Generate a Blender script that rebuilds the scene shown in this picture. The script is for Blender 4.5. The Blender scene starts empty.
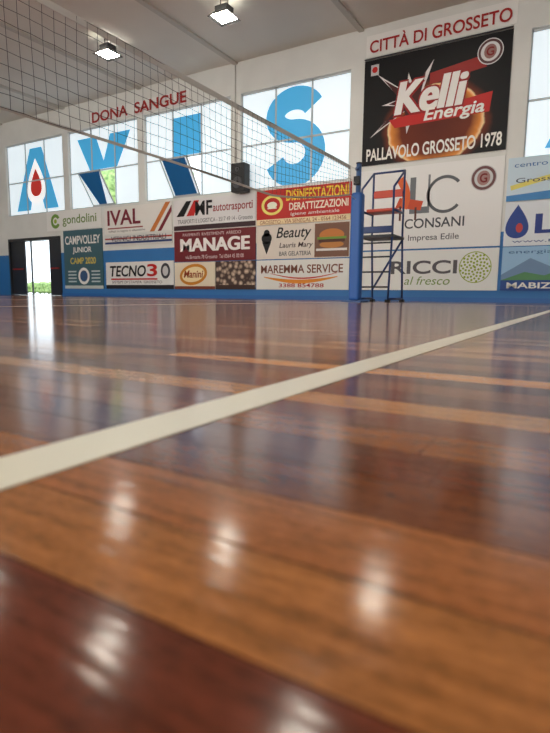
import bpy, bmesh, math, random
from mathutils import Vector, Matrix
random.seed(7)
S = bpy.context.scene
COL = S.collection

def lin(c):
    return tuple(((v/255)/12.92 if v/255 <= .04045 else ((v/255+.055)/1.055)**2.4) for v in c)

_m = {}
def mat(name, rgb=(200,200,200), rough=.5, emit=0, metal=0, spec=.5, emrgb=None):
    if name in _m: return _m[name]
    m = bpy.data.materials.new(name); m.use_nodes = True
    b = m.node_tree.nodes['Principled BSDF']
    c = lin(rgb)+(1,)
    b.inputs['Base Color'].default_value = c
    b.inputs['Roughness'].default_value = rough
    b.inputs['Metallic'].default_value = metal
    b.inputs['Specular IOR Level'].default_value = spec
    if emit:
        b.inputs['Emission Color'].default_value = (lin(emrgb)+(1,)) if emrgb else c
        b.inputs['Emission Strength'].default_value = emit
    _m[name] = m
    return m
def C(r,g,b):
    return mat('print_%d_%d_%d'%(r,g,b),(r,g,b),.45,spec=.3)

def link(o, parent=None):
    COL.objects.link(o)
    if parent: o.parent = parent
    return o
def empty(name):
    e = bpy.data.objects.new(name, None); e.empty_display_size=.2
    COL.objects.link(e); return e
def from_bm(name, bm, m, parent=None, smooth=False):
    me = bpy.data.meshes.new(name); bm.normal_update(); bm.to_mesh(me); bm.free()
    for mm in (m if isinstance(m,(list,tuple)) else [m]): me.materials.append(mm)
    if smooth:
        for p in me.polygons: p.use_smooth=True
    return link(bpy.data.objects.new(name, me), parent)
def add_box(bm, x0,x1,y0,y1,z0,z1, mi=0, M=None):
    v=[bm.verts.new((x,y,z)) for x in (x0,x1) for y in (y0,y1) for z in (z0,z1)]
    for f in ((0,1,3,2),(4,6,7,5),(0,4,5,1),(2,3,7,6),(0,2,6,4),(1,5,7,3)):
        fc=bm.faces.new([v[i] for i in f]); fc.material_index=mi
    if M:
        for q in v: q.co = M @ q.co
def boxes(name, lst, m, parent=None, bevel=0):
    bm=bmesh.new()
    for b in lst: add_box(bm,*b)
    bmesh.ops.recalc_face_normals(bm, faces=bm.faces)
    o=from_bm(name,bm,m,parent)
    if bevel:
        md=o.modifiers.new('bevel','BEVEL'); md.width=bevel; md.segments=2
    return o
def tubes(name, segs, r, m, parent=None, n=12):
    bm=bmesh.new()
    for a,b in segs:
        a=Vector(a); b=Vector(b); d=b-a
        q=d.to_track_quat('Z','Y').to_matrix().to_4x4()
        M=Matrix.Translation((a+b)/2) @ q
        bmesh.ops.create_cone(bm,cap_ends=True,segments=n,radius1=r,radius2=r,depth=d.length,matrix=M)
    return from_bm(name,bm,m,parent,True)
YW=12.965
def poly(name, pts, m, parent, layer=1, y=None):
    bm=bmesh.new()
    yy = (YW-.0025*layer) if y is None else y
    vs=[bm.verts.new((x,yy,z)) for x,z in pts]
    f=bm.faces.new(vs); 
    bm.normal_update()
    if f.normal.y>0: f.normal_flip()
    bmesh.ops.triangulate(bm,faces=bm.faces)
    return from_bm(name,bm,m,parent)
def disc(name,cx,cz,rx,rz,m,parent,layer=1,n=40,y=None,rot=0):
    pts=[]
    for i in range(n):
        a=2*math.pi*i/n; px=rx*math.cos(a); pz=rz*math.sin(a)
        pts.append((cx+px*math.cos(rot)-pz*math.sin(rot), cz+px*math.sin(rot)+pz*math.cos(rot)))
    return poly(name,pts,m,parent,layer,y)
def rect(name,x0,x1,z0,z1,m,parent,layer=1):
    return poly(name,[(x0,z0),(x1,z0),(x1,z1),(x0,z1)],m,parent,layer)
def ring(name,cx,cz,r0,r1,m,parent,layer=1,a0=0,a1=360,sx=1,y=None,n=40):
    bm=bmesh.new(); yy=(YW-.0025*layer) if y is None else y
    prev=None
    for i in range(n+1):
        a=math.radians(a0+(a1-a0)*i/n)
        p=bm.verts.new((cx+sx*r0*math.cos(a),yy,cz+r0*math.sin(a))); q=bm.verts.new((cx+sx*r1*math.cos(a),yy,cz+r1*math.sin(a)))
        if prev: bm.faces.new((prev[0],prev[1],q,p))
        prev=(p,q)
    return from_bm(name,bm,m,parent)
def ribbon(name,pts,w,m,parent,layer=1,y=None):
    bm=bmesh.new(); yy=(YW-.0025*layer) if y is None else y
    prev=None
    for i,(x,z) in enumerate(pts):
        a=pts[max(i-1,0)]; b=pts[min(i+1,len(pts)-1)]
        d=Vector((b[0]-a[0],b[1]-a[1])).normalized(); nrm=Vector((-d.y,d.x))
        ww=w(i/(len(pts)-1)) if callable(w) else w
        p=bm.verts.new((x+nrm.x*ww/2,yy,z+nrm.y*ww/2)); q=bm.verts.new((x-nrm.x*ww/2,yy,z-nrm.y*ww/2))
        if prev: bm.faces.new((prev[0],prev[1],q,p))
        prev=(p,q)
    return from_bm(name,bm,m,parent)
_tx=[]
def text(s,x0,x1,z0,z1,m,parent,layer=2,bold=.02,shear=0,y=None,name=None):
    cu=bpy.data.curves.new('lettering','FONT'); cu.body=s; cu.offset=min(bold,.022); cu.shear=shear; cu.extrude=.0005
    cu.materials.append(m)
    o=link(bpy.data.objects.new(name or 'lettering',cu),parent)
    o.rotation_euler=(math.pi/2,0,0)
    _tx.append((o,x0,x1,z0,z1,(YW-.0025*layer) if y is None else y))
    return o
def fit_text():
    bpy.context.view_layer.update()
    for o,x0,x1,z0,z1,y in _tx:
        bb=o.bound_box
        mx=min(v[0] for v in bb); Mx=max(v[0] for v in bb); my=min(v[1] for v in bb); My=max(v[1] for v in bb)
        sx=(x1-x0)/max(Mx-mx,1e-4); sy=(z1-z0)/max(My-my,1e-4)
        o.scale=(sx,sy,1); o.location=(x0-mx*sx,y,z0-my*sy)
def banner(x0,x1,z0,z1,m):
    return boxes('sponsor_banner',[(x0,x1,YW,12.995,z0,z1)],m)

# ---------------------------------------------------------------- materials
WHITE=C(232,232,228); BLACK=C(18,18,20); RED=C(190,35,30); MAROON=C(105,28,32); BLUE=C(30,90,160)
DGREY=C(70,72,76); GOLD=C(215,150,50); GREEN=C(110,150,60); YEL=C(240,205,60); ORANGE=C(215,95,35)

def wall_mat():
    m=bpy.data.materials.new('painted_plaster_two_tone'); m.use_nodes=True
    nt=m.node_tree; b=nt.nodes['Principled BSDF']; b.inputs['Roughness'].default_value=.6
    g=nt.nodes.new('ShaderNodeNewGeometry'); s=nt.nodes.new('ShaderNodeSeparateXYZ')
    nt.links.new(g.outputs['Position'],s.inputs[0])
    lt=nt.nodes.new('ShaderNodeMath'); lt.operation='LESS_THAN'; lt.inputs[1].default_value=1.58
    nt.links.new(s.outputs['Z'],lt.inputs[0])
    n=nt.nodes.new('ShaderNodeTexNoise'); n.inputs['Scale'].default_value=1.3; n.inputs['Detail'].default_value=5
    nt.links.new(g.outputs['Position'],n.inputs['Vector'])
    mx=nt.nodes.new('ShaderNodeMix'); mx.data_type='RGBA'
    mx.inputs['A'].default_value=lin((224,225,220))+(1,); mx.inputs['B'].default_value=lin((46,116,180))+(1,)
    nt.links.new(lt.outputs[0],mx.inputs['Factor'])
    m2=nt.nodes.new('ShaderNodeMix'); m2.data_type='RGBA'; m2.blend_type='MULTIPLY'
    r=nt.nodes.new('ShaderNodeMapRange'); r.inputs['To Min'].default_value=.85; r.inputs['To Max'].default_value=1.05
    nt.links.new(n.outputs['Fac'],r.inputs['Value'])
    nt.links.new(mx.outputs['Result'],m2.inputs['A']); nt.links.new(r.outputs[0],m2.inputs['B']); m2.inputs['Factor'].default_value=1
    nt.links.new(m2.outputs['Result'],b.inputs['Base Color'])
    return m
WALL=wall_mat()

def noise_mat(name,c0,c1,scale,rough=.7,vec=(1,1,1)):
    m=bpy.data.materials.new(name); m.use_nodes=True; nt=m.node_tree; b=nt.nodes['Principled BSDF']
    b.inputs['Roughness'].default_value=rough
    g=nt.nodes.new('ShaderNodeNewGeometry'); mp=nt.nodes.new('ShaderNodeMapping'); mp.inputs['Scale'].default_value=vec
    n=nt.nodes.new('ShaderNodeTexNoise'); n.inputs['Scale'].default_value=scale; n.inputs['Detail'].default_value=4
    nt.links.new(g.outputs['Position'],mp.inputs[0]); nt.links.new(mp.outputs[0],n.inputs['Vector'])
    cr=nt.nodes.new('ShaderNodeValToRGB'); cr.color_ramp.elements[0].position=.35; cr.color_ramp.elements[1].position=.65
    cr.color_ramp.elements[0].color=lin(c0)+(1,); cr.color_ramp.elements[1].color=lin(c1)+(1,)
    nt.links.new(n.outputs['Fac'],cr.inputs[0]); nt.links.new(cr.outputs[0],b.inputs['Base Color'])
    return m
CEIL=noise_mat('ceiling_paint',(212,209,200),(222,219,210),.5)

def floor_mat():
    m=bpy.data.materials.new('varnished_parquet'); m.use_nodes=True; nt=m.node_tree; b=nt.nodes['Principled BSDF']
    at=nt.nodes.new('ShaderNodeAttribute'); at.attribute_name='plank'
    g=nt.nodes.new('ShaderNodeNewGeometry'); mp=nt.nodes.new('ShaderNodeMapping'); mp.inputs['Scale'].default_value=(6,90,1)
    n=nt.nodes.new('ShaderNodeTexNoise'); n.inputs['Scale'].default_value=1.6; n.inputs['Detail'].default_value=7; n.inputs['Roughness'].default_value=.65
    nt.links.new(g.outputs['Position'],mp.inputs[0]); nt.links.new(mp.outputs[0],n.inputs['Vector'])
    n3=nt.nodes.new('ShaderNodeTexNoise'); n3.inputs['Scale'].default_value=240; n3.inputs['Detail'].default_value=6; n3.inputs['Roughness'].default_value=.75
    mp3=nt.nodes.new('ShaderNodeMapping'); mp3.inputs['Scale'].default_value=(.5,1.2,1)
    nt.links.new(g.outputs['Position'],mp3.inputs[0]); nt.links.new(mp3.outputs[0],n3.inputs['Vector'])
    ad=nt.nodes.new('ShaderNodeMath'); ad.operation='ADD'; nt.links.new(n.outputs['Fac'],ad.inputs[0]); nt.links.new(n3.outputs['Fac'],ad.inputs[1])
    r=nt.nodes.new('ShaderNodeMapRange'); r.inputs['From Min'].default_value=.65; r.inputs['From Max'].default_value=1.35
    r.inputs['To Min'].default_value=.35; r.inputs['To Max'].default_value=1.6
    nt.links.new(ad.outputs[0],r.inputs['Value'])
    mx=nt.nodes.new('ShaderNodeMix'); mx.data_type='RGBA'; mx.blend_type='MULTIPLY'; mx.inputs['Factor'].default_value=1
    nt.links.new(at.outputs['Color'],mx.inputs['A']); nt.links.new(r.outputs[0],mx.inputs['B'])
    nt.links.new(mx.outputs['Result'],b.inputs['Base Color'])
    # varnish follows the grain: fine waviness running along the boards
    n2=nt.nodes.new('ShaderNodeTexNoise'); n2.inputs['Scale'].default_value=9; n2.inputs['Detail'].default_value=3
    nt.links.new(g.outputs['Position'],n2.inputs['Vector'])
    mp4=nt.nodes.new('ShaderNodeMapping'); mp4.inputs['Scale'].default_value=(12,150,1)
    n4=nt.nodes.new('ShaderNodeTexNoise'); n4.inputs['Scale'].default_value=1; n4.inputs['Detail'].default_value=2
    nt.links.new(g.outputs['Position'],mp4.inputs[0]); nt.links.new(mp4.outputs[0],n4.inputs['Vector'])
    bp=nt.nodes.new('ShaderNodeBump'); bp.inputs['Strength'].default_value=.1; bp.inputs['Distance'].default_value=.003
    nt.links.new(n2.outputs['Fac'],bp.inputs['Height'])
    bp2=nt.nodes.new('ShaderNodeBump'); bp2.inputs['Strength'].default_value=.28; bp2.inputs['Distance'].default_value=.0006
    nt.links.new(n4.outputs['Fac'],bp2.inputs['Height']); nt.links.new(bp.outputs[0],bp2.inputs['Normal'])
    nt.links.new(bp2.outputs[0],b.inputs['Normal'])
    b.inputs['Roughness'].default_value=.135
    b.inputs['IOR'].default_value=1.42
    return m
FLOOR=floor_mat()

# ---------------------------------------------------------------- room
XL,XR,YB,YN,H = -21.6,9.0,-8.0,13.0,6.6
def build_floor():
    pw=.054; gap=.0004
    verts=[];faces=[];cols=[]
    pal=[(130,76,40),(104,56,34),(164,106,58),(144,90,48),(116,62,38),(84,44,30),(184,128,76),(136,78,42),(94,46,32)]
    near={0:(92,44,30),1:(98,48,32),2:(156,100,54),3:(150,92,50),4:(112,64,36),5:(104,58,36),6:(134,82,46),7:(114,64,38)}
    j0=int((YB-.003)/pw)-1; j1=int((YN-.003)/pw)+1
    for j in range(j0,j1+1):
        ya=max(.003+j*pw,YB); yb=min(.003+(j+1)*pw,YN)
        if yb-ya<.01: continue
        x=XL-random.random()
        while x<XR:
            L=random.uniform(.5,1.3)
            xa=max(x,XL); xb=min(x+L,XR)
            c=random.choice(pal); k=random.uniform(.9,1.12); c=tuple(v*k for v in c)
            if xa<0.3 and xb>-.6 and j in near: c=near[j]
            x+=L
            if xb-xa<.02: continue
            i=len(verts)
            verts+= [(xa,ya+gap,0),(xb-gap,ya+gap,0),(xb-gap,yb-gap,0),(xa,yb-gap,0)]
            faces.append((i,i+1,i+2,i+3)); cols.append(lin(c))
    i=len(verts)
    verts+=[(XL,YB,-.003),(XR,YB,-.003),(XR,YN,-.003),(XL,YN,-.003)]; faces.append((i,i+1,i+2,i+3)); cols.append(lin((30,16,12)))
    me=bpy.data.meshes.new('floor'); me.from_pydata(verts,[],faces)
    a=me.color_attributes.new('plank','FLOAT_COLOR','CORNER')
    for p in me.polygons:
        for li in p.loop_indices: a.data[li].color=cols[p.index]+(1,)
    me.materials.append(FLOOR)
    link(bpy.data.objects.new('floor',me))
build_floor()
LINE=mat('line_paint',(228,224,205),.3)
boxes('court_line',[(-.3,-.25,-1,7.8,.0002,.0008),(-12.8,6,7.75,7.8,.0002,.0008),(-6.95,-6.9,-1,7.75,.0002,.0008),(-3.625,-3.575,-1,7.75,.0002,.0008)],LINE)

wins=[(-20.1,-16.7),(-16.4,-13.0),(-12.7,-9.3),(-8.95,-5.6),(-1.5,1.9),(2.2,5.6)]
WZ0,WZ1=3.08,5.75
T=.3
lst=[(XL-T,XR+T,YN,YN+T,WZ1,H+.2)]
px=XL-T
for a,b in wins:
    lst.append((px,a,YN,YN+T,WZ0,WZ1)); px=b
lst.append((px,XR+T,YN,YN+T,WZ0,WZ1))
DX0,DX1,DZ=-20.2,-17.0,2.2
lst+=[(XL-T,DX0,YN,YN+T,0,WZ0),(DX1,XR+T,YN,YN+T,0,WZ0),(DX0,DX1,YN,YN+T,DZ,WZ0)]
boxes('wall_north',lst,WALL)
boxes('wall_west',[(XL-T,XL,YB,YN,0,H+.2)],WALL)
boxes('wall_east',[(XR,XR+T,YB,YN,0,H+.2)],WALL)
swins=[(-19,-14),(-13,-8),(-7,-2),(-1,4)]
lst=[(XL-T,XR+T,YB-T,YB,0,2.6),(XL-T,XR+T,YB-T,YB,5.9,H+.2)]
px=XL-T
for a,b in swins:
    lst.append((px,a,YB-T,YB,2.6,5.9)); px=b
lst.append((px,XR+T,YB-T,YB,2.6,5.9))
boxes('wall_south',lst,WALL)
boxes('ceiling',[(XL-T,XR+T,YB-T,YN+T,H,H+.2)],CEIL)
RIB=mat('ceiling_rib_paint',(190,187,178),.6)
for i,x in enumerate([-20.25,-16.55,-12.85,-9.12,-5.35,-1.65,2.05,5.8]):
    boxes('trim_%d'%(i+1),[(x-.07,x+.07,YB,YN,H-.05,H)],RIB)
boxes('baseboard_north',[(DX1,XR,12.975,13.0,0,.1)],mat('skirting_blue',(36,100,170),.5))

# ---------------------------------------------------------------- windows
FR=mat('window_frame_alu',(190,196,198),.4)
GL=mat('frosted_glass_glow',(196,208,214),.35,emit=.7,emrgb=(228,241,248))  # panes emit their own glow in place of daylight coming through
GS=mat('south_glass_fill_glow',(220,230,232),.35,emit=9.2,emrgb=(252,248,242))  # unseen south panes, strong glow added as the hall's main light
FILM=mat('blue_film_glow',(60,145,195),.4,emit=.5,emrgb=(62,165,212))  # daylight behind the letters imitated by emission
FILMD=mat('blue_film_shaded',(24,96,152),.4,emit=.12)  # same film, weaker backlight painted in as a darker, dimmer blue
opened=(1,2)
def window(idx,a,b):
    w=empty('window_%d'%(idx+1))
    cw=(b-a)/3; zm=4.32; y0,y1=13.08,13.14
    f=[(a,b,y0,y1,WZ0,WZ0+.05),(a,b,y0,y1,WZ1-.05,WZ1),(a,b,y0,y1,zm-.025,zm+.025)]
    for k in range(4):
        x=a+cw*k
        f.append((max(a,x-.025),min(b,x+.025),y0,y1,WZ0,WZ1))
    boxes('frame',f,FR,w)
    g=[]
    for c in range(3):
        g.append((a+cw*c,a+cw*(c+1),13.1,13.11,zm,WZ1))
        if not(idx in opened and c==1): g.append((a+cw*c,a+cw*(c+1),13.1,13.11,WZ0,zm))
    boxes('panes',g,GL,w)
    if idx in opened:
        x0=a+cw+.03; x1=a+2*cw-.03; ang=math.radians(32); Hh=zm-WZ0-.05
        M=Matrix.Translation((0,13.06,WZ0+.05)) @ Matrix.Rotation(ang,4,'X')
        bm=bmesh.new(); add_box(bm,x0,x1,-.015,.015,0,.05,0,M); add_box(bm,x0,x1,-.015,.015,Hh-.05,Hh,0,M)
        add_box(bm,x0,x0+.05,-.015,.015,0,Hh,0,M); add_box(bm,x1-.05,x1,-.015,.015,0,Hh,0,M)
        bmesh.ops.recalc_face_normals(bm,faces=bm.faces)
        from_bm('hopper_sash',bm,FR,w)
        bm=bmesh.new(); add_box(bm,x0+.04,x1-.04,-.004,.004,.04,Hh-.04,0,M)
        bmesh.ops.recalc_face_normals(bm,faces=bm.faces)
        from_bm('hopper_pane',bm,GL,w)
        bm=bmesh.new()
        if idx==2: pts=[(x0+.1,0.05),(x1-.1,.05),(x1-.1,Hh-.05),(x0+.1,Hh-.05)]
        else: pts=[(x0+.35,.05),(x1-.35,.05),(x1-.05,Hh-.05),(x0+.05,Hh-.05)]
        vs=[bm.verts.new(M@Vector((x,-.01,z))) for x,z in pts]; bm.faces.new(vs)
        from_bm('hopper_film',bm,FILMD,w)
    return w
W=[window(i,a,b) for i,(a,b) in enumerate(wins)]
yl=13.096
# A
a0=-19.6
poly('letter_a_left',[(a0-.05,3.25),(a0+.8,3.25),(a0+1.3,4.9),(a0+1.15,5.5),(a0+.9,5.5)],FILM,W[0],y=yl)
poly('letter_a_right',[(a0+2.45,3.25),(a0+1.65,3.25),(a0+1.1,5.0),(a0+.95,5.5),(a0+1.6,5.5)],FILM,W[0],y=yl-.001)
poly('letter_a_bar',[(a0+.4,3.6),(a0+2.1,3.6),(a0+1.95,4.1),(a0+.5,4.1)],FILM,W[0],y=yl-.002)
def drop(cx,cz,r,m,p,y,n=30):
    pts=[]
    for i in range(n):
        t=2*math.pi*i/n
        pts.append((cx+r*math.sin(t)*math.sin(t/2)**1.3*1.2, cz+r*1.35*math.cos(t)))
    poly('drop_shape',pts,m,p,y=y)
drop(a0+1.2,4.3,.62,mat('white_film_glow',(235,235,235),.4,emit=.7),W[0],13.09)  # emission stands in for daylight behind the white drop
drop(a0+1.2,4.25,.38,mat('red_film_glow',(190,40,30),.4,emit=.3),W[0],13.086)  # red drop glows by itself, imitating light from behind
# V
v0=-16.0
poly('letter_v_left',[(v0,5.45),(v0+.95,5.45),(v0+1.42,4.36),(v0+.6,4.36)],FILM,W[1],y=yl)
poly('letter_v_right',[(v0+1.65,5.45),(v0+2.6,5.45),(v0+1.95,4.36),(v0+1.2,4.36)],FILM,W[1],y=yl-.001)
# I
poly('letter_i',[(-11.55,4.36),(-10.45,4.36),(-10.45,5.5),(-11.55,5.5)],FILM,W[2],y=yl)
# S
def spine():
    cx=-7.25; pts=[]
    for i in range(25):
        a=math.radians(20+(270-20)*i/24); pts.append((cx+.6*math.cos(a), 4.95+.42*math.sin(a)))
    for i in range(1,25):
        a=math.radians(90-(90+160)*i/24); pts.append((cx+.64*math.cos(a), 3.95+.58*math.sin(a)))
    return pts
ribbon('letter_s',spine(),.6,FILM,W[3],y=yl)
poly('letter_a_left',[(-1.1,3.3),(-.35,3.3),(.35,5.5),(-.1,5.5)],FILM,W[4],y=yl)
poly('letter_a_right',[(1.4,3.3),(.75,3.3),(-.1,5.5),(.35,5.5)],FILM,W[4],y=yl-.001)
for i,(a,b) in enumerate(swins):
    w=empty('window_%d'%(7+i))  # windows behind the camera, added for the light they give
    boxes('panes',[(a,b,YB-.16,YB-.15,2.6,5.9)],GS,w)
    f=[(a,b,YB-.14,YB-.08,2.6,2.66),(a,b,YB-.14,YB-.08,5.84,5.9),(a,b,YB-.14,YB-.08,4.2,4.26)]
    for k in range(5):
        x=a+(b-a)*k/4; f.append((max(a,x-.03),min(b,x+.03),YB-.14,YB-.08,2.6,5.9))
    boxes('frame',f,FR,w)

# ---------------------------------------------------------------- door
DK=mat('dark_door_paint',(38,40,44),.4)
d=empty('door_1')
boxes('door_frame',[(DX0,DX0+.08,12.98,13.28,0,DZ),(DX1-.08,DX1,12.98,13.28,0,DZ),(DX0+.08,DX1-.08,12.98,13.28,DZ-.1,DZ)],DK,d)
boxes('leaf_closed',[(DX0+.08,-19.25,13.05,13.1,.01,DZ-.1)],DK,d)
boxes('leaf_closed_right',[(-17.75,DX1-.08,13.05,13.1,.01,DZ-.1)],DK,d)
boxes('glazing_bar',[(-18.9,-18.85,13.05,13.1,.01,DZ-.1)],DK,d)
boxes('push_bar',[(DX0+.2,-19.35,12.99,13.03,1.0,1.05),(-17.65,DX1-.18,12.99,13.03,1.0,1.05)],mat('red_handle',(160,40,35),.4),d)

# outside
boxes('ground',[(-60,30,13.32,70,-.06,-.01)],noise_mat('paving',(150,150,145),(185,183,175),2))
def tree(x,y,h,r):
    t=empty('leafy_tree')
    tubes('trunk',[((x,y,-.01),(x,y,h*.55))],.18,mat('bark',(80,60,45),.9),t)
    bm=bmesh.new()
    for k in range(26):
        p=Vector((random.gauss(0,1),random.gauss(0,1),random.gauss(0,.8))); p=p.normalized()*random.uniform(.2,1)*r
        bmesh.ops.create_icosphere(bm,subdivisions=2,radius=r*random.uniform(.3,.5),matrix=Matrix.Translation((x+p.x,y+p.y,h*.7+p.z*.8)))
    for v in bm.verts: v.co+=Vector((random.uniform(-1,1),random.uniform(-1,1),random.uniform(-1,1)))*.08
    from_bm('foliage',bm,LEAF,t)
LEAF=noise_mat('leaves',(90,120,65),(150,175,105),4)
for x,y,h,r in((-23,25,8,2.6),(-15,26,8,2.8),(-30,28,9,3)): tree(x,y,h,r)
# clipped hedge across the yard, seen through the open door
bm=bmesh.new()
for k in range(150):
    x=-70+k*.3
    for z in(.35,.8):
        bmesh.ops.create_icosphere(bm,subdivisions=1,radius=random.uniform(.35,.5),matrix=Matrix.Translation((x+random.uniform(-.1,.1),38+random.uniform(-.15,.15),z+.1)))
from_bm('garden_hedge',bm,LEAF)

# ---------------------------------------------------------------- wall lettering
t=boxes('wall_sign_lettering',[(-5.2,-1.8,12.985,12.998,5.92,6.4)],WHITE)
text('CITTÀ DI GROSSETO',-5.1,-1.9,5.98,6.33,C(165,35,30),t,2,.015)
t2=boxes('wall_sign_lettering',[(-15.2,-10.8,12.985,12.998,5.82,6.2)],WHITE)
text('DONA  SANGUE',-15.05,-10.9,5.84,6.18,C(165,45,38),t2,2,.035)

# ---------------------------------------------------------------- big black banner
def planet_mat():
    m=bpy.data.materials.new('black_banner_print'); m.use_nodes=True; nt=m.node_tree; b=nt.nodes['Principled BSDF']
    b.inputs['Roughness'].default_value=.5; b.inputs['Specular IOR Level'].default_value=.25
    g=nt.nodes.new('ShaderNodeNewGeometry'); mp=nt.nodes.new('ShaderNodeMapping'); mp.inputs['Location'].default_value=(3.45,-12.96,-4.1)
    mp2=nt.nodes.new('ShaderNodeMapping'); mp2.inputs['Scale'].default_value=(.68,1,.85)
    nt.links.new(g.outputs['Position'],mp.inputs[0]); nt.links.new(mp.outputs[0],mp2.inputs[0])
    ln=nt.nodes.new('ShaderNodeVectorMath'); ln.operation='LENGTH'; nt.links.new(mp2.outputs[0],ln.inputs[0])
    cr=nt.nodes.new('ShaderNodeValToRGB'); e=cr.color_ramp.elements
    e[0].position=0; e[0].color=lin((90,30,12))+(1,); e[1].position=1; e[1].color=lin((14,12,14))+(1,)
    for p,c in((.55,(110,42,16)),(.7,(225,140,60)),(.745,(250,215,160)),(.77,(110,45,20)),(.88,(24,14,14))):
        q=e.new(p); q.color=lin(c)+(1,)
    n=nt.nodes.new('ShaderNodeTexNoise'); n.inputs['Scale'].default_value=3; n.inputs['Detail'].default_value=6
    nt.links.new(g.outputs['Position'],n.inputs['Vector'])
    ma=nt.nodes.new('ShaderNodeMath'); ma.operation='MULTIPLY_ADD'; ma.inputs[1].default_value=.12; nt.links.new(n.outputs['Fac'],ma.inputs[0]); nt.links.new(ln.outputs['Value'],ma.inputs[2])
    sb=nt.nodes.new('ShaderNodeMath'); sb.operation='SUBTRACT'; sb.inputs[1].default_value=.06; nt.links.new(ma.outputs[0],sb.inputs[0])
    nt.links.new(sb.outputs[0],cr.inputs[0]); nt.links.new(cr.outputs[0],b.inputs['Base Color'])
    return m
B=banner(-5.22,-1.86,3.35,5.82,planet_mat())
def star(cx,cz,spikes,m,layer):
    pts=[]
    n=len(spikes)
    for i,(ang,R) in enumerate(spikes):
        a=math.radians(ang); nx=math.radians((ang+(spikes[(i+1)%n][0]+(360 if i==n-1 else 0)))/2)
        pts.append((cx+R*math.cos(a),cz+R*math.sin(a))); pts.append((cx+.3*math.cos(nx),cz+.25*math.sin(nx)))
    poly('star',pts,m,B,layer)
star(-4.0,4.72,[(15,.9),(60,.95),(100,.65),(140,1.15),(180,.75),(215,1.25),(262,.75),(310,.7)],C(225,222,220),1)
star(-4.02,4.72,[(20,.7),(62,.7),(100,.45),(140,.9),(180,.55),(215,1.0),(262,.5),(310,.5)],C(70,24,22),2)
poly('swoosh',[(-4.55,4.35),(-2.2,4.62),(-2.25,4.2),(-4.4,4.15)],RED,B,3)
poly('swoosh',[(-3.6,5.0),(-2.35,5.15),(-2.5,5.4),(-3.6,5.25)],C(150,35,30),B,3.4)
for i,(dx,dz) in enumerate(((-.05,-.05),(.05,.04),(.05,-.05),(-.05,.04))):
    text('Kelli',-4.4+dx,-2.75+dx,4.43+dz,5.17+dz,C(150,25,25),B,4+i,.02,.2)
for i,dx in enumerate((-.025,0,.025)): text('Kelli',-4.4+dx,-2.75+dx,4.43,5.17,C(235,232,228),B,8.5+i,.02,.2)
text('Energia',-3.7,-2.35,4.12,4.48,C(240,238,232),B,12,.02,.2)
text('PALLAVOLO GROSSETO 1978',-5.1,-1.95,3.44,3.74,C(240,238,230),B,5,.02)
disc('round_logo',-2.3,5.45,.27,.27,C(220,220,220),B,4); ring('round_logo_ring',-2.3,5.45,.2,.25,C(90,60,60),B,5)
disc('crest',-2.3,5.45,.13,.15,C(150,110,105),B,6); text('G',-2.38,-2.22,5.36,5.54,C(130,30,30),B,7)
rect('small_logo',-5.05,-4.85,5.45,5.7,C(200,200,200),B,4); disc('small_logo_dot',-4.95,5.58,.07,.07,RED,B,5)
tubes('round_rail',[((-5.22,12.95,5.85),(-1.86,12.95,5.85))],.018,DGREY,B)

# ---------------------------------------------------------------- sponsor banners
# camp volley
B=banner(-16.8,-14.75,.27,2.35,C(62,98,108))
text('CAMPVOLLEY',-16.7,-14.85,1.85,2.15,WHITE,B); text('JUNIOR',-16.3,-15.3,1.5,1.75,WHITE,B); text('CAMP 2020',-16.45,-15.1,1.15,1.38,C(210,190,90),B)
disc('badge',-15.75,.72,.3,.3,WHITE,B); disc('badge_inner',-15.75,.72,.2,.2,C(60,90,130),B,2); rect('strip',-16.8,-14.75,.27,.38,C(190,200,200),B)
for k in range(4): rect('text_line',-16.6,-16.15,.5+.12*k,.55+.12*k,C(190,205,205),B)
for k in range(4): rect('text_line',-15.35,-14.9,.5+.12*k,.55+.12*k,C(190,205,205),B)
# gondolini
B=banner(-17.7,-14.75,2.38,3.08,WHITE)
ring('leaf_logo',-17.2,2.72,.14,.26,GREEN,B,1,30,330); disc('leaf_dot',-17.2,2.72,.08,.08,C(150,180,60),B,2)
text('gondolini',-16.8,-15.0,2.5,2.9,C(110,140,70),B,2,.01)
# ival
B=banner(-14.6,-11.55,2.12,3.0,C(228,226,220))
text('IVAL',-14.45,-12.9,2.4,2.9,C(120,35,50),B,2,.02); rect('underline',-14.45,-12.8,2.28,2.32,C(150,60,60),B)
poly('stripe',[(-12.5,2.12),(-12.3,2.12),(-11.6,3.0),(-11.8,3.0)],C(200,120,60),B); poly('stripe',[(-12.15,2.12),(-12.0,2.12),(-11.55,2.7),(-11.55,2.9)],C(120,35,50),B)
text('infissi in legno e alluminio',-14.4,-12.7,2.15,2.24,DGREY,B,2,.0)
B=banner(-14.6,-11.55,1.72,2.08,C(214,214,210))
rect('band',-14.6,-11.55,1.78,1.85,C(40,60,110),B); rect('band',-14.6,-11.55,1.93,1.98,C(170,60,50),B,1); text('VERNICI INDUSTRIALI',-14.3,-11.8,1.86,2.03,C(50,50,70),B,2,.01)
# tecno3
B=banner(-14.6,-11.5,.27,1.17,C(225,225,222))
text('TECNO',-14.4,-12.7,.68,1.05,BLACK,B,3,.03,.15); text('3',-12.65,-12.2,.68,1.08,RED,B,3,.04); rect('band',-14.6,-11.5,.27,.4,C(40,40,44),B)
rect('bar',-14.35,-12.2,.57,.62,RED,B); text('SISTEMI DI STAMPA  GROSSETO',-14.3,-12.0,.45,.54,DGREY,B,2,0)
disc('logo',-11.85,.85,.2,.25,C(60,60,66),B); disc('logo_in',-11.85,.85,.12,.16,C(200,200,200),B,2)
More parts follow.
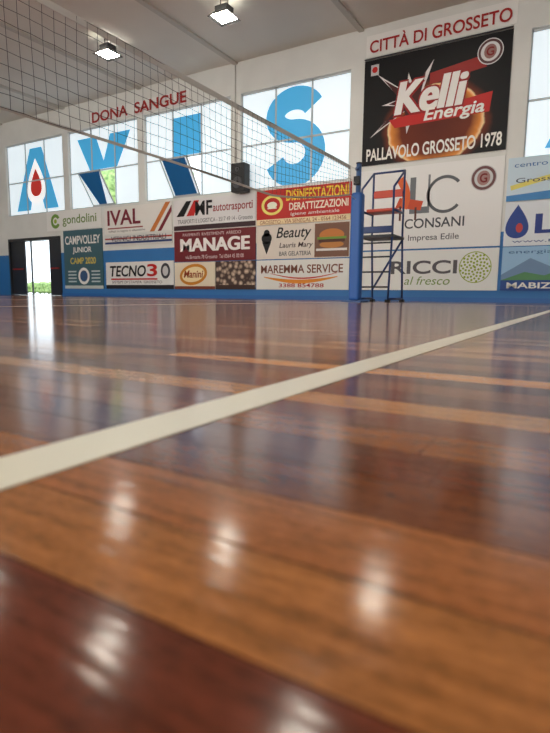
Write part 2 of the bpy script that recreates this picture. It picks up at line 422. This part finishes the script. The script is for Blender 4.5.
# MF
B=banner(-11.46,-8.4,2.08,3.0,C(222,220,220))
poly('logo_tri',[(-11.35,2.5),(-10.95,2.95),(-10.75,2.95),(-11.05,2.5)],BLACK,B); poly('logo_tri',[(-10.95,2.5),(-10.65,2.95),(-10.45,2.95),(-10.65,2.5)],RED,B)
text('MF',-10.6,-9.95,2.5,2.92,BLACK,B,2,.04); text('autotrasporti',-9.92,-8.5,2.5,2.8,C(150,40,45),B,2,.01)
rect('band',-11.46,-8.4,2.08,2.22,C(60,40,44),B); text('TRASPORTI E LOGISTICA - 3517 49 14 - Grosseto',-11.3,-8.5,2.28,2.4,DGREY,B,2,.0)
# manage
B=banner(-11.46,-8.4,1.12,2.05,C(112,34,40))
for i,dx in enumerate((-.015,.015)): text('MANAGE',-11.2+dx,-8.6+dx,1.42,1.82,C(240,236,232),B,2+i,.022)
text('via Birmania 78 Grosseto  Tel 0564 45 00 00',-11.0,-8.8,1.2,1.31,C(220,200,200),B,2,0); text('PAVIMENTI  RIVESTIMENTI  ARREDO',-11.1,-8.9,1.89,1.98,C(220,200,200),B,2,0)
# biscuit logo + beans
B=banner(-11.46,-9.85,.27,1.1,C(226,214,190))
disc('oval',-10.7,.72,.55,.32,C(200,130,40),B,1,rot=.15); disc('oval_in',-10.7,.72,.45,.23,C(240,220,170),B,2,rot=.15); text('Manini',-11.08,-10.3,.62,.85,C(150,60,20),B,3,.02,.2)
rect('band',-11.46,-9.85,.27,.36,C(120,60,40),B)
def beans():
    m=bpy.data.materials.new('coffee_bean_print'); m.use_nodes=True; nt=m.node_tree; b=nt.nodes['Principled BSDF']
    g=nt.nodes.new('ShaderNodeNewGeometry'); v=nt.nodes.new('ShaderNodeTexVoronoi'); v.inputs['Scale'].default_value=7
    nt.links.new(g.outputs['Position'],v.inputs['Vector']); cr=nt.nodes.new('ShaderNodeValToRGB')
    cr.color_ramp.elements[0].color=lin((215,190,165))+(1,); cr.color_ramp.elements[0].position=.1; cr.color_ramp.elements[1].color=lin((62,40,32))+(1,); cr.color_ramp.elements[1].position=.6
    nt.links.new(v.outputs['Distance'],cr.inputs[0]); nt.links.new(cr.outputs[0],b.inputs['Base Color']); return m
B=banner(-9.83,-8.4,.27,1.1,beans()); rect('band',-9.83,-8.4,.27,.4,C(60,40,34),B)
# disinfestazioni
B=banner(-8.36,-5.48,2.07,3.02,C(188,40,32))
text('DISINFESTAZIONI',-7.4,-5.55,2.68,2.97,YEL,B,2,.022); text('DERATTIZZAZIONI',-7.3,-5.55,2.42,2.62,C(240,230,210),B,2,.02)
ring('rat_logo',-7.85,2.6,.2,.27,C(240,225,120),B,1,sx=1.3); disc('rat',-7.85,2.6,.16,.09,C(240,240,220),B,2); rect('tail',-8.0,-7.7,2.5,2.53,C(240,240,220),B,3)
rect('yellow_band',-8.36,-5.48,2.07,2.22,C(235,215,170),B); text('GROSSETO - VIA SENEGAL 24 - 0564 123456',-8.25,-5.6,2.09,2.19,C(140,30,30),B,2,.0); text('igiene ambientale',-7.25,-5.8,2.26,2.37,WHITE,B,2,.0)
# beauty
B=banner(-8.36,-5.48,1.12,2.04,C(222,212,200))
poly('cone',[(-8.02,1.25),(-8.17,1.6),(-7.87,1.6)],BLACK,B); disc('cream',-8.02,1.7,.17,.15,BLACK,B); disc('cream',-8.02,1.84,.1,.1,BLACK,B)
text('Beauty',-7.7,-6.6,1.6,1.98,BLACK,B,2,.01,.25); text('Lauris Mary',-7.6,-6.55,1.38,1.56,C(60,40,40),B,2,.01,.2); text('BAR GELATERIA',-7.6,-6.6,1.2,1.32,DGREY,B,2,.01)
rect('photo',-6.5,-5.5,1.14,2.02,C(120,84,64),B)
disc('bun',-6.0,1.7,.36,.17,C(196,120,50),B,2); rect('patty',-6.38,-5.62,1.52,1.6,C(80,40,25),B,3); rect('lettuce',-6.42,-5.58,1.6,1.66,C(110,150,50),B,3); disc('bun_low',-6.0,1.46,.35,.09,C(190,125,60),B,2); rect('plate',-6.45,-5.55,1.3,1.36,C(225,220,215),B,3)
# maremma service
B=banner(-8.36,-5.48,.27,1.09,C(226,226,220))
text('MAREMMA SERVICE',-8.2,-5.65,.72,.95,C(120,70,50),B,2,.015)
ribbon('swoosh',[(-8.1+2.3*i/30,.62-.13*math.sin(math.pi*i/30)) for i in range(31)],lambda t:.02+.09*math.sin(math.pi*t),C(222,140,40),B)
ribbon('swoosh',[(-7.9+2.1*i/30,.72-.14*math.sin(math.pi*i/30)) for i in range(31)],lambda t:.01+.03*math.sin(math.pi*t),C(190,60,40),B,2)
text('3388 854788',-7.6,-6.2,.33,.44,C(170,40,35),B,2,.015)
# consani
B=banner(-5.25,-1.85,1.27,3.22,C(232,232,230))
text('L',-3.95,-3.5,2.1,2.95,C(110,114,118),B,2,.02)
ring('letter_c',-3.12,2.5,.36,.43,C(90,94,98),B,2,40,320); rect('c_stem',-3.52,-3.47,2.1,2.98,C(120,124,128),B,2)
ribbon('chair_back',[(-4.2+.16*math.sin(i/20*2.5),2.95-.7*i/20) for i in range(21)],.2,ORANGE,B,4)
poly('chair_seat',[(-4.3,2.27),(-3.68,2.17),(-3.62,2.38),(-4.2,2.5)],C(200,72,30),B,3); rect('chair_leg',-4.2,-4.15,1.95,2.3,C(90,50,40),B,5); rect('chair_leg',-3.82,-3.77,1.95,2.25,C(90,50,40),B,5)
text('CONSANI',-4.05,-2.65,1.75,1.98,C(70,74,80),B,2,.01); text('Impresa Edile',-3.95,-2.75,1.42,1.6,C(90,94,98),B,2,.005)
disc('round_logo',-2.28,2.78,.28,.28,C(200,200,200),B,1); ring('ring',-2.28,2.78,.2,.26,C(110,70,70),B,2); disc('crest',-2.28,2.78,.14,.16,C(160,120,115),B,3); text('G',-2.36,-2.2,2.68,2.88,C(120,30,30),B,4)
# ricci
B=banner(-5.25,-1.85,.27,1.23,C(228,230,226))
text('RICCI',-4.35,-2.75,.66,.98,C(90,88,92),B,2,.02); text('al fresco',-4.0,-2.9,.4,.6,C(120,150,80),B,2,.0,.25)
for k in range(60):
    r=.33*math.sqrt(k/60); a=k*2.4; disc('dot',-2.35+r*math.cos(a),.8+r*math.sin(a),.027,.027,C(150,170,50),B,2,n=8)
ring('outer',-2.35,.8,.34,.36,C(150,170,50),B,1)
# right column
B=banner(-1.78,1.4,2.22,3.14,C(200,220,232))
poly('wave',[(-1.78,2.22),(1.4,2.22),(1.4,2.36),(0,2.46),(-1.78,2.34)],C(60,130,190),B); text('centro diagnostico',-1.65,.2,2.9,3.03,C(60,110,170),B,2,.0)
ribbon('arc',[(-1.7+1.8*i/20,2.5+.28*math.sin(i/20*1.6)) for i in range(21)],.1,C(225,215,110),B,2); text('Grosseto',-1.6,-.5,2.6,2.7,C(60,70,90),B,3,0)
B=banner(-1.78,1.4,1.25,2.2,C(222,228,234))
drop(-1.52,1.78,.27,C(24,60,140),B,YW-.003)
disc('drop_shine',-1.47,1.64,.07,.1,C(190,60,60),B,3)
text('Luna',-1.16,.7,1.5,1.92,C(20,50,130),B,3,.022,.0); text('www.luna-acqua.it',-1.6,.6,1.3,1.38,C(40,70,140),B,2,0)
B=banner(-1.78,1.4,.27,1.23,C(150,190,222))
poly('hills',[(-1.78,.5),(-1.3,.68),(-.9,.6),(-.3,.85),(.4,.6),(1.4,.8),(1.4,.3),(-1.78,.3)],C(80,135,90),B,2); poly('mount',[(-1.78,.62),(-1.2,.98),(-.7,.75),(-.2,1.05),(.5,.7),(.5,.6),(-1.78,.5)],C(110,140,175),B,1)
rect('band',-1.78,1.4,.27,.5,C(30,70,140),B,3); text('MABIZ',-1.65,-.75,.32,.45,WHITE,B,4,.02); text('energia pulita',-1.65,0,1.06,1.16,C(60,100,150),B,3,.0)

# ---------------------------------------------------------------- speakers
def speaker(x,z,w,h,dp,yb=12.9):
    s=empty('wall_speaker')
    boxes('cabinet',[(x-w/2,x+w/2,yb-dp,yb,z-h/2,z+h/2)],mat('speaker_black',(24,24,26),.5),s,.02)
    boxes('bracket',[(x-.06,x+.06,yb,13.0,z-.1,z+.1),(x-.15,x+.15,12.98,13.0,z-.2,z+.2)],DGREY,s)
    for cz,r in((z-h*.18,w*.36),(z+h*.28,w*.16)):
        bm=bmesh.new(); bmesh.ops.create_cone(bm,cap_ends=True,segments=32,radius1=r,radius2=r*.9,depth=.02,matrix=Matrix.Translation((x,yb-dp-.01,cz))@Matrix.Rotation(math.pi/2,4,'X'))
        from_bm('driver',bm,mat('speaker_cone',(70,70,74),.6),s)
        bm=bmesh.new(); bmesh.ops.create_uvsphere(bm,u_segments=16,v_segments=10,radius=r*.35,matrix=Matrix.Translation((x,yb-dp-.02,cz)))
        from_bm('dust_cap',bm,mat('cap',(30,30,32),.3),s,True)
speaker(-8.78,3.38,.46,.78,.3); speaker(-20.95,4.05,.55,.85,.42)
tubes('conduit_pipe',[((-9.12,12.98,3.9),(-9.12,12.98,6.52))],.02,C(190,190,186))

# ---------------------------------------------------------------- lamps
HS=mat('lamp_housing',(70,70,72),.4,metal=.6)
LE=mat('lamp_glow',(255,250,235),.3,emit=52,emrgb=(255,247,230))
def lamp(x,y):
    e=empty('ceiling_floodlight'); z=6.22
    boxes('housing',[(x-.16,x+.16,y-.14,y+.14,z+.06,z+.2)],HS,e,.01)
    bm=bmesh.new()
    t=[bm.verts.new((x+sx*.17,y+sy*.17,z+.07)) for sx,sy in((-1,-1),(1,-1),(1,1),(-1,1))]
    q=[bm.verts.new((x+sx*.27,y+sy*.27,z-.04)) for sx,sy in((-1,-1),(1,-1),(1,1),(-1,1))]
    for k in range(4): bm.faces.new((t[k],q[k],q[(k+1)%4],t[(k+1)%4]))
    from_bm('reflector',bm,HS,e)
    boxes('glow_panel',[(x-.2,x+.2,y-.2,y+.2,z-.02,z)],LE,e)
    tubes('hanger',[((x-.1,y,z+.2),(x-.1,y,6.6)),((x+.1,y,z+.2),(x+.1,y,6.6))],.012,HS,e)
for x in(-11.17,-7.47,-3.5): lamp(x,10.2)
for x in(-11.0,-7.0,-3.1,1.0): lamp(x,6.0)
for x in(-14,-8,-2,4): lamp(x,-2.0)

# ---------------------------------------------------------------- volleyball net
NX=-3.6
net=empty('volleyball_net')
CORD=mat('net_cord',(38,38,42),.8); TAPE=mat('net_tape',(205,205,200),.7)
y0,y1=-1.0,8.45
def ztop(y): s=(y-y0)/(y1-y0); return 2.25-.02*math.sin(math.pi*s)
def zbot(y):
    b=1.37-.01*math.sin(y*1.1)
    if y>5.9: b+= .42*((y-5.9)/(y1-5.9))**1.2
    return b
cu=bpy.data.curves.new('mesh_cords','CURVE'); cu.dimensions='3D'; cu.bevel_depth=.0021; cu.bevel_resolution=0
def pl(pts):
    s=cu.splines.new('POLY'); s.points.add(len(pts)-1)
    for p,q in zip(s.points,pts): p.co=(*q,1)
ny=95
for i in range(ny+1):
    y=y0+(y1-y0)*i/ny
    pl([(NX+.012*math.sin(y*3+k),y,zbot(y)+(ztop(y)-zbot(y))*k/4) for k in range(5)])
for k in range(0,10):
    pl([(NX+.012*math.sin(y*3+k*.4),y,zbot(y)+(ztop(y)-zbot(y))*k/9+random.uniform(-.004,.004)) for y in [y0+(y1-y0)*i/ny for i in range(ny+1)]])
cu.materials.append(CORD); link(bpy.data.objects.new('mesh_cords',cu),net)
def tape(name,zf,w,m,th=.004):
    bm=bmesh.new(); prev=None
    for i in range(61):
        y=y0+(y1-y0)*i/60; z=zf(y)
        r=[bm.verts.new((NX+a,y,z+b)) for a,b in((-th,-w/2),(th,-w/2),(th,w/2),(-th,w/2))]
        if prev:
            for k in range(4): bm.faces.new((prev[k],prev[(k+1)%4],r[(k+1)%4],r[k]))
        prev=r
    bmesh.ops.recalc_face_normals(bm,faces=bm.faces)
    from_bm(name,bm,m,net)
tape('top_tape',lambda y:ztop(y)-.02,.055,TAPE); tape('bottom_rope',zbot,.022,TAPE,.006)
tubes('tie_lines',[((NX,y1,2.24),(NX,8.77,2.26)),((NX,y1,zbot(y1)),(NX,8.72,zbot(y1)-.03)),((NX,y1,2.05),(NX,8.77,2.0)),((NX,y0,2.24),(NX,-1.47,2.26)),((NX,y0,1.37),(NX,-1.42,1.35))],.004,TAPE,net)
tubes('side_rod',[((NX,y1,zbot(y1)),(NX,y1,2.25)),((NX,y0,1.37),(NX,y0,2.25))],.008,TAPE,net)
PADM=mat('post_pad_blue',(40,96,172),.5); STEEL=mat('post_steel_blue',(60,92,140),.4,metal=.2)
for yy in(8.82,-1.52):
    p=empty('volleyball_post')
    tubes('pole',[((NX,yy,.0),(NX,yy,2.36))],.045,STEEL,p,20)
    tubes('pole_cap',[((NX,yy,2.36),(NX,yy,2.38))],.05,BLACK,p,20)
    bm=bmesh.new(); add_box(bm,NX-.1,NX+.1,yy-.1,yy+.1,.03,1.88); bmesh.ops.recalc_face_normals(bm,faces=bm.faces)
    o=from_bm('pad',bm,PADM,p); md=o.modifiers.new('b','BEVEL'); md.width=.05; md.segments=4
    boxes('base_plate',[(NX-.18,NX+.18,yy-.18,yy+.18,0,.03)],STEEL,p)
    boxes('winch',[(NX-.05,NX+.05,yy-.1,yy-.05,2.0,2.14)],BLACK,p)
    tubes('pulley',[((NX-.03,yy-.06,2.27),(NX+.03,yy-.06,2.27))],.03,STEEL,p)

# ---------------------------------------------------------------- referee stand
rs=empty('referee_stand'); cx,cy=-3.55,9.95; w=.31
FRM=mat('stand_frame_blue',(28,58,112),.4,metal=.1); DKM=mat('stand_dark_metal',(40,44,52),.45)
L=[]
fr=[(cx-w,cy-.3),(cx+w,cy-.3)]; bk=[(cx-w,cy+.3),(cx+w,cy+.3)]
for (x,y) in fr: L.append(((x,y-.12,0),(x,y,1.3))); L.append(((x,y,1.3),(x,y,2.1)))
for (x,y) in bk: L.append(((x,y+.15,0),(x,y,1.3))); L.append(((x,y,1.3),(x,y,2.5)))
for s in(-w,w):
    L.append(((cx+s,cy-.3,2.1),(cx+s,cy+.3,2.5))); L.append(((cx+s,cy-.42,.06),(cx+s,cy+.45,.06))); L.append(((cx+s,cy-.3,1.7),(cx+s,cy+.3,1.7)))
L.append(((cx-w,cy+.3,2.5),(cx+w,cy+.3,2.5))); L.append(((cx-w,cy+.3,2.1),(cx+w,cy+.3,2.1))); L.append(((cx-w,cy+.43,.25),(cx+w,cy+.31,1.2))); 
tubes('frame',L,.02,FRM,rs)
tubes('rungs',[((cx-w,cy-.42+.12*z/1.3,z),(cx+w,cy-.42+.12*z/1.3,z)) for z in(.28,.56,.84,1.1)],.015,DKM,rs)
boxes('platform',[(cx-w-.03,cx+w+.03,cy-.33,cy+.33,1.2,1.25)],DKM,rs,.005)
boxes('front_pad',[(cx-w-.02,cx+w+.02,cy-.36,cy-.31,1.28,1.4)],FRM,rs,.01)
boxes('seat',[(cx-w+.02,cx+w-.02,cy-.1,cy+.28,1.7,1.76)],mat('seat_red_orange',(205,66,34),.45),rs,.01)
boxes('backrest_pad',[(cx-w+.02,cx+w-.02,cy+.27,cy+.31,2.02,2.16)],mat('seat_red_orange'),rs,.01)
boxes('feet',[(cx+s-.04,cx+s+.04,cy+t-.05,cy+t+.05,0,.05) for s in(-w,w) for t in(-.42,.45)],BLACK,rs)

fit_text()
# ---------------------------------------------------------------- light & world
w=bpy.data.worlds.new('sky'); S.world=w; w.use_nodes=True
bg=w.node_tree.nodes['Background']; bg.inputs[0].default_value=(.82,.92,1,1); bg.inputs[1].default_value=2.6
sun=bpy.data.lights.new('sun','SUN'); sun.energy=3; sun.angle=.02
so=bpy.data.objects.new('sun',sun); so.rotation_euler=(math.radians(25),math.radians(30),0); COL.objects.link(so)
S.view_settings.view_transform='Standard'

# ---------------------------------------------------------------- camera
cam=bpy.data.cameras.new('camera'); co=bpy.data.objects.new('camera',cam); COL.objects.link(co)
cam.sensor_fit='VERTICAL'; cam.sensor_height=36; cam.sensor_width=27; cam.lens=525/733*36; cam.clip_start=.01; cam.clip_end=200
psi=math.radians(30.7); p=math.radians(7.7); r=math.radians(.65)
R=Matrix.Rotation(psi,4,'Z')@Matrix.Rotation(math.pi/2-p,4,'X')@Matrix.Rotation(r,4,'Z')
co.matrix_world=Matrix.Translation((0,0,.1))@R
cam.dof.use_dof=True; cam.dof.focus_distance=3.5; cam.dof.aperture_fstop=7.4
S.camera=co
